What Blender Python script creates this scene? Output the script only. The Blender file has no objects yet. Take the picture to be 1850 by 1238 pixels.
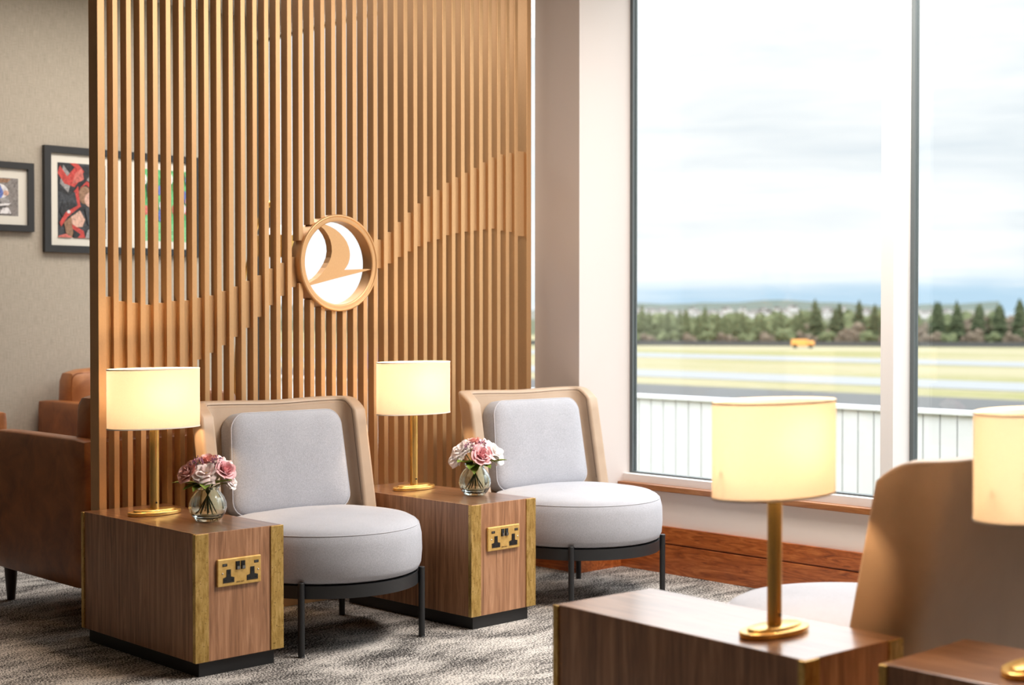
import bpy, bmesh, math, random
from mathutils import Vector, Matrix
random.seed(7)
PI = math.pi
SC = bpy.context.scene
COL = SC.collection

# ---------------------------------------------------------------- materials
def newmat(name):
    m = bpy.data.materials.new(name); m.use_nodes = True
    nt = m.node_tree; b = nt.nodes['Principled BSDF']
    return m, nt, b
def nd(nt, t, **kw):
    n = nt.nodes.new(t)
    for k, v in kw.items():
        if k in ('operation', 'blend_type', 'data_type', 'noise_dimensions', 'feature', 'wave_type', 'bands_direction', 'vector_type', 'musgrave_type', 'interpolation_type', 'noise_type', 'distance'):
            setattr(n, k, v)
        else:
            key = k.replace('_', ' ')
            n.inputs[int(k[1:]) if (k[0] == 'i' and k[1:].isdigit()) else key].default_value = v
    return n
def lk(nt, a, b): nt.links.new(a, b)
def col(c): return (c[0], c[1], c[2], 1)
def plain(name, c, rough=.5, metal=0, spec=.5, coat=0):
    m, nt, b = newmat(name)
    b.inputs['Base Color'].default_value = col(c); b.inputs['Roughness'].default_value = rough
    b.inputs['Metallic'].default_value = metal; b.inputs['Specular IOR Level'].default_value = spec
    b.inputs['Coat Weight'].default_value = coat
    return m
def objcoord(nt, scale, rnd=0):
    tc = nd(nt, 'ShaderNodeTexCoord'); mp = nd(nt, 'ShaderNodeMapping')
    mp.inputs['Scale'].default_value = scale
    if rnd:
        oi = nd(nt, 'ShaderNodeObjectInfo'); ad = nd(nt, 'ShaderNodeVectorMath', operation='MULTIPLY_ADD')
        ad.inputs[1].default_value = (rnd, rnd, rnd)
        lk(nt, oi.outputs['Random'], ad.inputs[0]); lk(nt, tc.outputs['Object'], ad.inputs[2])
        lk(nt, ad.outputs[0], mp.inputs['Vector'])
    else:
        lk(nt, tc.outputs['Object'], mp.inputs['Vector'])
    return mp.outputs[0]
def ramp(nt, fac, stops):
    r = nd(nt, 'ShaderNodeValToRGB'); e = r.color_ramp.elements
    while len(e) < len(stops): e.new(.5)
    for i, (p, c) in enumerate(stops):
        e[i].position = p; e[i].color = col(c)
    lk(nt, fac, r.inputs[0]); return r.outputs[0]
def noise(nt, vec, scale, detail=3, rough=.55, dist=0):
    n = nd(nt, 'ShaderNodeTexNoise', Scale=scale, Detail=detail, Roughness=rough, Distortion=dist)
    lk(nt, vec, n.inputs['Vector']); return n.outputs['Fac']
def bump(nt, b, h, strength=.2, dist=.002):
    bp = nd(nt, 'ShaderNodeBump', Strength=strength, Distance=dist)
    lk(nt, h, bp.inputs['Height']); lk(nt, bp.outputs[0], b.inputs['Normal'])
def math2(nt, op, a, b_):
    n = nd(nt, 'ShaderNodeMath', operation=op)
    for i, v in enumerate((a, b_)):
        if isinstance(v, (int, float)): n.inputs[i].default_value = v
        else: lk(nt, v, n.inputs[i])
    return n.outputs[0]
def mixc(nt, fac, a, b_, blend='MIX'):
    n = nd(nt, 'ShaderNodeMix', data_type='RGBA', blend_type=blend)
    if isinstance(fac, (int, float)): n.inputs[0].default_value = fac
    else: lk(nt, fac, n.inputs[0])
    for i, v in ((6, a), (7, b_)):
        if isinstance(v, tuple): n.inputs[i].default_value = col(v)
        else: lk(nt, v, n.inputs[i])
    return n.outputs[2]

def wood(name, scale, dark, mid, light, rough=.38, dist=1.2, coat=.15, sc2=1.0):
    m, nt, b = newmat(name)
    v = objcoord(nt, scale, 3.7)
    n1 = noise(nt, v, 3.2 * sc2, 5, .6, dist)
    v2 = objcoord(nt, tuple(s * (6 if s > 3 else 2) for s in scale), 3.7)
    n2 = noise(nt, v2, 5, 2, .6, .2)
    f = math2(nt, 'ADD', math2(nt, 'MULTIPLY', n1, .72), math2(nt, 'MULTIPLY', n2, .28))
    c = ramp(nt, f, [(.33, dark), (.5, mid), (.66, light)])
    lk(nt, c, b.inputs['Base Color'])
    b.inputs['Roughness'].default_value = rough; b.inputs['Coat Weight'].default_value = coat
    b.inputs['Coat Roughness'].default_value = .3 if coat < .9 else .19
    bump(nt, b, n2, .08, .001)
    return m
WD = ((.18, .078, .035), (.38, .182, .09), (.54, .29, .16))
M = {}
M['walnut_v'] = wood('walnut_vertical', (13, 13, .9), *WD)
M['walnut_t'] = wood('walnut_top', (13, .9, 13), *[tuple(.62 * q for q in c) for c in WD], rough=.3, coat=1.0)
M['rosewood'] = wood('rosewood', (5, 1.1, 9), (.17, .036, .007), (.40, .10, .02), (.58, .19, .05), rough=.28, dist=2.6, coat=.35, sc2=1.3)
M['sillwood'] = wood('sillwood', (5, 1.1, 9), (.22, .07, .018), (.33, .12, .034), (.44, .19, .065), rough=.3, dist=2, coat=.35)
M['black_plinth'] = plain('black_plinth', (.012, .012, .013), .45)
M['black_metal'] = plain('black_metal', (.016, .017, .019), .42, 0, .5)
M['black_plastic'] = plain('black_plastic', (.01, .01, .01), .3)
M['switch_face'] = plain('switch_face', (.2, .2, .19), .25, .6)
M['dark_void'] = plain('dark_void', (.002, .002, .002), .8)
M['letter'] = plain('letter', (.12, .06, .02), .6)
M['screw'] = plain('screw', (.75, .72, .66), .25, 1)

m, nt, b = newmat('brass_strip')
v = objcoord(nt, (9, 9, 2.2), 5)
n1 = noise(nt, v, 9, 5, .7, .5); n2 = noise(nt, objcoord(nt, (1, 1, 1), 2), 170, 3, .6)
c1 = ramp(nt, n1, [(.3, (.36, .21, .05)), (.52, (.62, .41, .13)), (.72, (.78, .56, .23))])
c2 = ramp(nt, n2, [(.28, (.12, .06, .015)), (.38, (1, 1, 1))])
lk(nt, mixc(nt, 1.0, c1, c2, 'MULTIPLY'), b.inputs['Base Color'])
b.inputs['Metallic'].default_value = .85; b.inputs['Roughness'].default_value = .42
M['brass_strip'] = m
m, nt, b = newmat('brass_plate')
n1 = noise(nt, objcoord(nt, (1, 1, 1), 2), 60, 4, .6)
lk(nt, ramp(nt, n1, [(.35, (.66, .40, .11)), (.65, (.78, .52, .18))]), b.inputs['Base Color'])
b.inputs['Metallic'].default_value = .5; b.inputs['Roughness'].default_value = .4
M['brass_plate'] = m
m, nt, b = newmat('brass_lamp')
b.inputs['Base Color'].default_value = (.80, .50, .15, 1); b.inputs['Metallic'].default_value = .82; b.inputs['Roughness'].default_value = .27
M['brass_lamp'] = m
m, nt, b = newmat('bronze_paint')
n1 = noise(nt, objcoord(nt, (1, 1, .4)), 240, 2, .5)
lk(nt, ramp(nt, n1, [(.3, (.60, .36, .175)), (.7, (.63, .38, .187))]), b.inputs['Base Color'])
b.inputs['Metallic'].default_value = .52; b.inputs['Roughness'].default_value = .44
M['bronze'] = m

def fabric(name, dark, light, sc=420):
    m, nt, b = newmat(name)
    v = objcoord(nt, (1, 1, 1), 1)
    n1 = noise(nt, v, sc, 2, .6)
    n2 = noise(nt, objcoord(nt, (1, 1, .25), 1), sc * 1.3, 2, .5)
    n3 = noise(nt, v, 9, 2, .5)
    f = math2(nt, 'ADD', math2(nt, 'MULTIPLY', n1, .45), math2(nt, 'ADD', math2(nt, 'MULTIPLY', n2, .45), math2(nt, 'MULTIPLY', n3, .1)))
    lk(nt, ramp(nt, f, [(.36, dark), (.64, light)]), b.inputs['Base Color'])
    b.inputs['Roughness'].default_value = .95; b.inputs['Specular IOR Level'].default_value = .15
    b.inputs['Sheen Weight'].default_value = .12
    bump(nt, b, n1, .35, .0012)
    return m
M['fabric'] = fabric('grey_fabric', (.31, .315, .35), (.54, .545, .59), 620)
def leather(name, dark, light, rough=.42, sc=6, sx=(1, 1, 1)):
    m, nt, b = newmat(name)
    v = objcoord(nt, sx, 4)
    n1 = noise(nt, v, sc, 6, .65, .6)
    n2 = noise(nt, v, 380, 2, .5)
    lk(nt, ramp(nt, n1, [(.3, dark), (.7, light)]), b.inputs['Base Color'])
    b.inputs['Roughness'].default_value = rough
    bump(nt, b, n2, .06, .0008)
    return m
M['tan'] = leather('tan_leather', (.43, .31, .215), (.48, .35, .248), .5)
M['stitch'] = plain('stitch_thread', (.57, .41, .285), .8)
M['seam'] = plain('seam_line', (.12, .075, .05), .8)
M['fabric_seam'] = plain('fabric_seam', (.54, .54, .58), .9)
M['cognac'] = leather('cognac_leather', (.20, .058, .011), (.45, .155, .04), .4, 7)
M['cognac_light'] = leather('cognac_cushion', (.30, .105, .032), (.52, .22, .085), .38, 7)
M['dark_wood_leg'] = plain('dark_wood_leg', (.035, .012, .006), .4)

# lamp shade: woven cloth that lets the bulb's light through
m = bpy.data.materials.new('lampshade_cloth'); m.use_nodes = True; nt = m.node_tree; nt.nodes.clear()
o = nd(nt, 'ShaderNodeOutputMaterial'); mx = nd(nt, 'ShaderNodeMixShader'); mx.inputs[0].default_value = .70
df = nd(nt, 'ShaderNodeBsdfDiffuse'); tl = nd(nt, 'ShaderNodeBsdfTranslucent')
nz = noise(nt, objcoord(nt, (1, 1, 6)), 300, 2, .5)
cc = ramp(nt, nz, [(.3, (.62, .585, .54)), (.7, (.69, .655, .61))])
lk(nt, cc, df.inputs[0]); lk(nt, cc, tl.inputs[0])
lk(nt, df.outputs[0], mx.inputs[1]); lk(nt, tl.outputs[0], mx.inputs[2]); lk(nt, mx.outputs[0], o.inputs[0])
M['shade'] = m
M['shade_trim'] = plain('shade_trim', (.85, .78, .68), .8)

# paint, paper, carpet
M['paint'] = plain('warm_white_paint', (.63, .565, .54), .6)
M['unseen_dark'] = plain('unseen_dark_wall', (.085, .06, .045), .6)  # dark tone given to the unseen walls to cut bounced light
M['paint_low'] = plain('plaster_paint', (.86, .77, .71), .7)
M['white_frame'] = plain('white_frame', (.82, .80, .79), .4)
M['gasket'] = plain('dark_gasket', (.085, .10, .105), .4)
M['ceiling'] = plain('ceiling_white', (.55, .53, .50), .8)
m, nt, b = newmat('woven_wallpaper')
a1 = noise(nt, objcoord(nt, (1, 1, .06)), 260, 3, .6); a2 = noise(nt, objcoord(nt, (.08, 1, 1)), 300, 2, .6)
f = math2(nt, 'ADD', math2(nt, 'MULTIPLY', a1, .6), math2(nt, 'MULTIPLY', a2, .4))
lk(nt, ramp(nt, f, [(.34, (.37, .325, .26)), (.66, (.53, .475, .395))]), b.inputs['Base Color'])
b.inputs['Roughness'].default_value = .8
M['wallpaper'] = m
m, nt, b = newmat('mottled_carpet')
big = noise(nt, objcoord(nt, (1.5, 3.4, 1)), 2.2, 6, .66, .5)
fine = noise(nt, objcoord(nt, (1.0, .55, 1)), 210, 1, .5)
f = math2(nt, 'ADD', math2(nt, 'MULTIPLY', big, .82), math2(nt, 'MULTIPLY', fine, 1.13))
f2 = math2(nt, 'MULTIPLY', f, .5)
c = ramp(nt, f2, [(.42, (.035, .032, .032)), (.475, (.21, .195, .18)), (.55, (.64, .595, .55))])
lk(nt, c, b.inputs['Base Color']); b.inputs['Roughness'].default_value = 1; b.inputs['Specular IOR Level'].default_value = .05
bump(nt, b, fine, .6, .004)
M['carpet'] = m

# window glass: thin pane, mostly see-through with a mirror share by angle
m = bpy.data.materials.new('window_glass'); m.use_nodes = True; nt = m.node_tree; nt.nodes.clear()
o = nd(nt, 'ShaderNodeOutputMaterial'); mx = nd(nt, 'ShaderNodeMixShader')
tr = nd(nt, 'ShaderNodeBsdfTransparent'); gl = nd(nt, 'ShaderNodeBsdfGlossy', Roughness=0.0)
tr.inputs[0].default_value = (.97, .985, .98, 1)
lw = nd(nt, 'ShaderNodeLayerWeight', Blend=.5)
fr = math2(nt, 'ADD', math2(nt, 'MULTIPLY', math2(nt, 'POWER', lw.outputs['Facing'], 5), .9), .035)
lk(nt, fr, mx.inputs[0]); lk(nt, tr.outputs[0], mx.inputs[1]); lk(nt, gl.outputs[0], mx.inputs[2]); lk(nt, mx.outputs[0], o.inputs[0])
M['glass'] = m
m, nt, b = newmat('vase_glass')
b.inputs['Base Color'].default_value = (.86, .97, .93, 1); b.inputs['Transmission Weight'].default_value = 1
b.inputs['Roughness'].default_value = .02; b.inputs['IOR'].default_value = 1.45
M['vase'] = m
M['frame_black'] = plain('picture_frame_black', (.018, .019, .021), .5)
M['mount'] = plain('cream_mount', (.76, .73, .65), .9)

def petalmat(name, c1, c2):
    m, nt, b = newmat(name)
    n1 = noise(nt, objcoord(nt, (1, 1, 1), 9), 45, 2, .5)
    lk(nt, ramp(nt, n1, [(.35, c1), (.65, c2)]), b.inputs['Base Color'])
    b.inputs['Roughness'].default_value = .75; b.inputs['Subsurface Weight'].default_value = 0
    return m
M['rose_dusty'] = petalmat('dusty_pink_petal', (.80, .43, .38), (.88, .54, .48))
M['rose_pink'] = petalmat('pink_petal', (.88, .44, .47), (.93, .60, .62))
M['rose_cream'] = petalmat('cream_petal', (.93, .70, .69), (.95, .88, .82))
M['rose_salmon'] = petalmat('salmon_petal', (.84, .40, .36), (.90, .55, .50))
M['rose_white'] = petalmat('white_petal', (.94, .80, .79), (.96, .93, .90))
M['sprig'] = plain('mauve_berry', (.36, .13, .24), .6)
M['leaf'] = petalmat('leaf_green', (.11, .18, .015), (.22, .30, .04))
M['stem'] = plain('stem_green', (.22, .26, .10), .6)

# ---------------------------------------------------------------- mesh helpers
def tag(o, label, cat, group=None):
    o['label'] = label; o['category'] = cat
    if group: o['group'] = group
    return o
def thing(name, label, cat, loc=(0, 0, 0), rz=0, group=None):
    o = bpy.data.objects.new(name, None); COL.objects.link(o)
    o.location = loc; o.rotation_euler = (0, 0, rz); o.empty_display_size = .1
    return tag(o, label, cat, group)
def obj(name, bm, mat, parent=None, smooth=False, loc=None, rot=None):
    bmesh.ops.recalc_face_normals(bm, faces=bm.faces)
    me = bpy.data.meshes.new(name); bm.to_mesh(me); bm.free()
    for mm in (mat if isinstance(mat, (list, tuple)) else [mat]): me.materials.append(mm)
    if smooth:
        me.shade_smooth(); me.set_sharp_from_angle(angle=math.radians(42))
    o = bpy.data.objects.new(name, me); COL.objects.link(o)
    if parent: o.parent = parent
    if loc: o.location = loc
    if rot: o.rotation_euler = rot
    return o
def struct(name, bm, mat, parent=None, **k):
    o = obj(name, bm, mat, parent, **k)
    if not parent: o['kind'] = 'structure'
    return o
def copy_tree(o, parent=None):
    c = o.copy(); COL.objects.link(c)
    if parent: c.parent = parent
    for ch in list(o.children): copy_tree(ch, c)
    return c
def box(bm, x0, x1, y0, y1, z0, z1, mi=0, bev=0, seg=2):
    vs = [bm.verts.new(p) for p in ((x0, y0, z0), (x1, y0, z0), (x1, y1, z0), (x0, y1, z0), (x0, y0, z1), (x1, y0, z1), (x1, y1, z1), (x0, y1, z1))]
    fs = [bm.faces.new([vs[i] for i in q]) for q in ((3, 2, 1, 0), (4, 5, 6, 7), (0, 1, 5, 4), (1, 2, 6, 5), (2, 3, 7, 6), (3, 0, 4, 7))]
    for f in fs: f.material_index = mi
    if bev:
        es = list({e for f in fs for e in f.edges})
        bmesh.ops.bevel(bm, geom=es, offset=bev, segments=seg, affect='EDGES', profile=.5)
    return fs
def B(*a, **k):
    bm = bmesh.new(); box(bm, *a, **k); return bm
def loft(bm, loops, cap=True, mi=0):
    prev = None; rows = []
    for lp in loops:
        rows.append([bm.verts.new(p) for p in lp])
    n = len(rows[0])
    for a, b in zip(rows, rows[1:]):
        for i in range(n):
            f = bm.faces.new((a[i], a[(i + 1) % n], b[(i + 1) % n], b[i])); f.material_index = mi
    if cap:
        bm.faces.new(rows[0][::-1]).material_index = mi; bm.faces.new(rows[-1]).material_index = mi
    return rows
def circ(r, z, n=24, cx=0, cy=0, rb=None):
    rb = r if rb is None else rb
    return [(cx + r * math.cos(2 * PI * i / n), cy + rb * math.sin(2 * PI * i / n), z) for i in range(n)]
def cyl(bm, r, z0, z1, n=20, cx=0, cy=0, r1=None, mi=0):
    loft(bm, [circ(r, z0, n, cx, cy), circ(r if r1 is None else r1, z1, n, cx, cy)], True, mi)
def lathe(bm, prof, n=48, fn=None, cap=True):
    loops = []
    for r, z in prof:
        lp = circ(max(r, .0005), z, n)
        loops.append([fn(p) for p in lp] if fn else lp)
    loft(bm, loops, cap)
def tube(bm, pts, r, n=8, closed=False):
    pts = [Vector(p) for p in pts]; N = len(pts); loops = []
    up = None
    for i, p in enumerate(pts):
        a = pts[(i - 1) % N] if (closed or i > 0) else p
        c = pts[(i + 1) % N] if (closed or i < N - 1) else p
        t = (c - a).normalized()
        if up is None: up = Vector((0, 0, 1)) if abs(t.z) < .9 else Vector((1, 0, 0))
        s = t.cross(up).normalized(); up = s.cross(t).normalized()
        rr = r(i / (N - 1)) if callable(r) else r
        loops.append([p + (s * math.cos(2 * PI * k / n) + up * math.sin(2 * PI * k / n)) * rr for k in range(n)])
    if closed: loops.append(loops[0])
    loft(bm, loops, not closed)
def rrect(hx, hz, r, n=6):
    out = []
    for cx, cz, a0 in ((hx - r, hz - r, 0), (-hx + r, hz - r, 90), (-hx + r, -hz + r, 180), (hx - r, -hz + r, 270)):
        for k in range(n + 1):
            a = math.radians(a0 + 90 * k / n); out.append((cx + r * math.cos(a), cz + r * math.sin(a)))
    return out
def pillow(bm, hx, hz, r, prof):
    """soft block, outline in x/z, depth in y; prof = (inset, y) from the middle of one face to the other"""
    loops = []
    for ins, y in prof:
        loops.append([(x, y, z) for x, z in rrect(hx - ins, hz - ins, max(r - ins * .6, .012))])
    loft(bm, loops)
def softblock(bm, cx, cy, cz, hx, hy, hz, r=.03, bulge=.0, n=7):
    bm2 = bmesh.new(); bmesh.ops.create_cube(bm2, size=2)
    bmesh.ops.subdivide_edges(bm2, edges=bm2.edges, cuts=n, use_grid_fill=True)
    for v in bm2.verts:
        p = v.co.copy()
        q = Vector((p.x * hx, p.y * hy, p.z * hz))
        inner = Vector((max(-hx + r, min(hx - r, q.x)), max(-hy + r, min(hy - r, q.y)), max(-hz + r, min(hz - r, q.z))))
        d = q - inner
        if d.length > 1e-6: q = inner + d.normalized() * r
        k = bulge * (1 - p.x * p.x) * (1 - p.y * p.y) if abs(p.z) > .99 else (bulge * (1 - p.x ** 2) * (1 - p.z ** 2) if abs(p.y) > .99 else bulge * (1 - p.y ** 2) * (1 - p.z ** 2) if abs(p.x) > .99 else 0)
        if abs(p.z) > .99: q.z += math.copysign(k, p.z)
        elif abs(p.y) > .99: q.y += math.copysign(k, p.y)
        elif abs(p.x) > .99: q.x += math.copysign(k, p.x)
        v.co = q + Vector((cx, cy, cz))
    me = bpy.data.meshes.new('tmp'); bm2.to_mesh(me); bm2.free(); bm.from_mesh(me); bpy.data.meshes.remove(me)
def prism(bm, pts, y0, y1, mi=0):
    a = [bm.verts.new((x, y0, z)) for x, z in pts]; b = [bm.verts.new((x, y1, z)) for x, z in pts]
    n = len(a)
    bm.faces.new(a).material_index = mi; bm.faces.new(b[::-1]).material_index = mi
    for i in range(n):
        bm.faces.new((a[(i + 1) % n], a[i], b[i], b[(i + 1) % n])).material_index = mi
def bevmod(o, w=.003, seg=2, ang=35):
    md = o.modifiers.new('Bevel', 'BEVEL'); md.width = w; md.segments = seg; md.limit_method = 'ANGLE'; md.angle_limit = math.radians(ang)
    return o

# ---------------------------------------------------------------- the room
CEIL = 2.93; YB = 7.5; YF = -3.2; XL = -2.4
XG = 5.02                                   # glass line
XW = 4.955                                  # low wall face
struct('floor', B(XL, 5.1, YF, YB + .1, -.12, 0), M['carpet'])
struct('ceiling', B(XL, 5.1, YF, YB + .1, CEIL, CEIL + .1), M['ceiling'])
struct('wall_back', B(XL, 5.1, YB, YB + .12, 0, CEIL), M['wallpaper'])
struct('wall_left', B(XL - .1, XL, YF, YB + .1, 0, CEIL), M['unseen_dark'])
struct('wall_front', B(XL, 5.1, YF - .1, YF, 0, CEIL), M['unseen_dark'])
# column between the windows
CX0, CY0, CY1 = 4.674, 4.478, 4.757
struct('wall_column', B(CX0, 5.036, CY0, CY1, 0, CEIL), M['paint'])
YN = 1.62                                   # where the front glazing ends
struct('wall_side', B(XW, 5.12, YF, YN, 0, CEIL), M['unseen_dark'])
spans = [(YN, CY0), (CY1, YB)]
for i, (a, b_) in enumerate(spans):
    nm = ('right', 'rear')[i]
    struct('wall_%s' % nm, B(XW, 5.12, a, b_, 0, .36), M['paint_low'])
    struct('wall_%s_head' % nm, B(4.98, 5.12, a, b_, 2.84, CEIL), M['paint'])
    sl = struct('trim_%d' % (i + 1), B(4.925, 5.03, a + .001, b_ - .001, .362, .388), M['sillwood']); bevmod(sl, .003)
    bm = bmesh.new()
    box(bm, 4.937, XW, a, b_, 0, .128); box(bm, 4.937, XW, a, b_, .135, .208); box(bm, 4.948, XW, a, b_, .12, .14)
    bb = struct('baseboard_%s' % nm, bm, M['rosewood']); bevmod(bb, .0015)
bm = bmesh.new()
for z0, z1 in ((0, .128), (.135, .208)):
    box(bm, CX0 - .014, CX0, CY0 - .014, CY1, z0, z1); box(bm, CX0 - .014, 4.937, CY0 - .014, CY0, z0, z1)
box(bm, CX0 - .004, 4.937, CY0 - .004, CY0, .12, .14); box(bm, CX0 - .004, CX0, CY0, CY1, .12, .14)
bb = struct('baseboard_column', bm, M['rosewood']); bevmod(bb, .0015)
bm = bmesh.new(); box(bm, XL, 4.95, YB - .015, YB, 0, .12); struct('baseboard_back', bm, M['rosewood'])

MW = .055
def window(n, y0, y1):
    """one glazed bay: white foot and head rails, dark gasket, pane"""
    bm = bmesh.new()
    box(bm, 4.965, 5.07, y0, y1, .388, .421); box(bm, 4.965, 5.07, y0, y1, 2.80, 2.84)
    w = struct('window_%d' % n, bm, M['white_frame'])
    bm = bmesh.new()
    box(bm, 5.008, 5.04, y1 - .016, y1, .421, 2.80); box(bm, 5.008, 5.04, y0, y0 + .016, .421, 2.80)
    box(bm, 5.008, 5.04, y0 + .016, y1 - .016, .421, .428); box(bm, 5.008, 5.04, y0 + .016, y1 - .016, 2.788, 2.80)
    obj('gasket', bm, M['gasket'], w)
    obj('pane', B(XG, XG + .012, y0 + .016, y1 - .016, .428, 2.788), M['glass'], w)
ys = [CY0, 3.0875, YN]
k = 1
for i in range(len(ys) - 1):
    top = ys[i] if i == 0 else ys[i] - MW
    window(k, ys[i + 1], top); k += 1
for i in range(1, len(ys) - 1):
    struct('trim_%d' % (10 + i), B(4.89, 5.05, ys[i] - MW, ys[i], .388, 2.84), M['white_frame'])
ys2 = [YB, 6.15, CY1]
for i in range(2):
    window(k, ys2[i + 1], ys2[i] - (MW if i else .0)); k += 1
struct('trim_20', B(4.89, 5.07, 6.15 - MW, 6.15, .388, 2.84), M['white_frame'])

# ---------------------------------------------------------------- slatted screen
YS = 4.74
RC = (3.547, 1.350); RO = .194; RI = .1665
scr = thing('slatted_screen', 'tall bronze slatted room divider with a wave band and round bird emblem', 'screen', (3.57, YS, 0))
ox, oy = 3.57, YS
def sb(name, x0, x1, y0, y1, z0, z1, bev=.0018):
    return obj(name, B(x0 - ox, x1 - ox, y0 - oy, y1 - oy, z0, z1, bev=bev), M['bronze'], scr)
sb('post', 2.5023, 2.5316, YS, YS + .063, 0, CEIL - .002)
sb('post', 4.6054, 4.6347, YS, YS + .063, 0, CEIL - .002)
sb('bottom_rail', 2.5316, 4.6054, YS + .005, YS + .045, .0, .05)
sb('top_rail', 2.5316, 4.6054, YS + .005, YS + .045, CEIL - .06, CEIL - .002)
SW = .0212
sx = [2.5613 + .0532 * i for i in range(38)]
for i, x in enumerate(sx):
    d = abs(x + SW / 2 - RC[0])
    if d < RO - .012:
        h = math.sqrt((RO - .008) ** 2 - max(0, d - SW / 2) ** 2)
        sb('slat', x, x + SW, YS, YS + .042, .05, RC[1] - h)
        sb('slat', x, x + SW, YS, YS + .042, RC[1] + h, CEIL - .06)
    else:
        sb('slat', x, x + SW, YS, YS + .042, .05, CEIL - .06)
tops = {-1: 1.207, 0: 1.191, 1: 1.186, 2: 1.179, 3: 1.186, 4: 1.193, 5: 1.196, 6: 1.206, 7: 1.215, 8: 1.232, 9: 1.25, 10: 1.272, 11: 1.294, 12: 1.322, 13: 1.345, 14: 1.369}
bots = {-1: .905, 0: .912, 1: .915, 2: .917, 3: .92, 4: .935, 5: .947, 6: .975, 7: .999, 8: 1.027, 9: 1.058, 10: 1.092, 11: 1.134, 12: 1.179, 13: 1.216, 14: 1.251}
# the band at the far right and left of the medallion
tR = [1.453, 1.486, 1.53, 1.572, 1.613, 1.646, 1.676, 1.71, 1.737, 1.76, 1.785, 1.813, 1.839, 1.856, 1.867, 1.878]
bR = [1.335, 1.356, 1.384, 1.409, 1.432, 1.453, 1.465, 1.485, 1.496, 1.504, 1.51, 1.518, 1.524, 1.517, 1.513, 1.497]
shift = {-1: 5, 0: 6}
for j in range(16): tops[22 + j] = tR[j]; bots[22 + j] = bR[j]
bl = {6: .947, 7: .975, 8: .999, 9: 1.027, 10: 1.058, 11: 1.092, 12: 1.134, 13: 1.179, 14: 1.216}
for g in sorted(tops):
    x0 = 2.5316 if g == -1 else sx[g] + SW
    x1 = 4.6054 if g == 37 else sx[g + 1]
    sb('wave_panel', x0 - .001, x1 + .001, YS + .018, YS + .028, bots[g], tops[g], .0008)
# medallion ring and bird
bm = bmesh.new()
n = 96
def ringloop(r, y): return [(RC[0] - ox + r * math.cos(2 * PI * i / n), y - oy, RC[1] + r * math.sin(2 * PI * i / n)) for i in range(n)]
loft(bm, [ringloop(RO, YS + .05), ringloop(RO, YS - .014), ringloop(RO - .004, YS - .018), ringloop(RO - .008, YS - .018), ringloop(RO - .010, YS - .014), ringloop(RI + .004, YS - .014), ringloop(RI, YS - .011), ringloop(RI, YS + .05), ringloop(RO, YS + .05)], False)
bmesh.ops.remove_doubles(bm, verts=bm.verts, dist=1e-5)
bevmod(obj('medallion_ring', bm, M['bronze'], scr, smooth=True), .0012)
P0 = [(3.411, 1.259), (3.55, 1.2915), (3.712, 1.3275), (3.690, 1.3295), (3.64, 1.3265), (3.575, 1.323), (3.587, 1.336), (3.596, 1.350), (3.602, 1.368), (3.604, 1.386), (3.602, 1.402), (3.597, 1.418), (3.587, 1.437), (3.571, 1.455), (3.552, 1.471), (3.531, 1.484), (3.506, 1.494), (3.470, 1.505), (3.452, 1.498), (3.476, 1.482), (3.494, 1.462), (3.506, 1.441), (3.5125, 1.418), (3.514, 1.395), (3.509, 1.371), (3.498, 1.349), (3.484, 1.329), (3.465, 1.307), (3.443, 1.288), (3.404, 1.268)]
bm = bmesh.new(); prism(bm, [(x - ox, z) for x, z in P0], -.008, .028)
obj('bird_emblem', bm, M['bronze'], scr)

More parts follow.
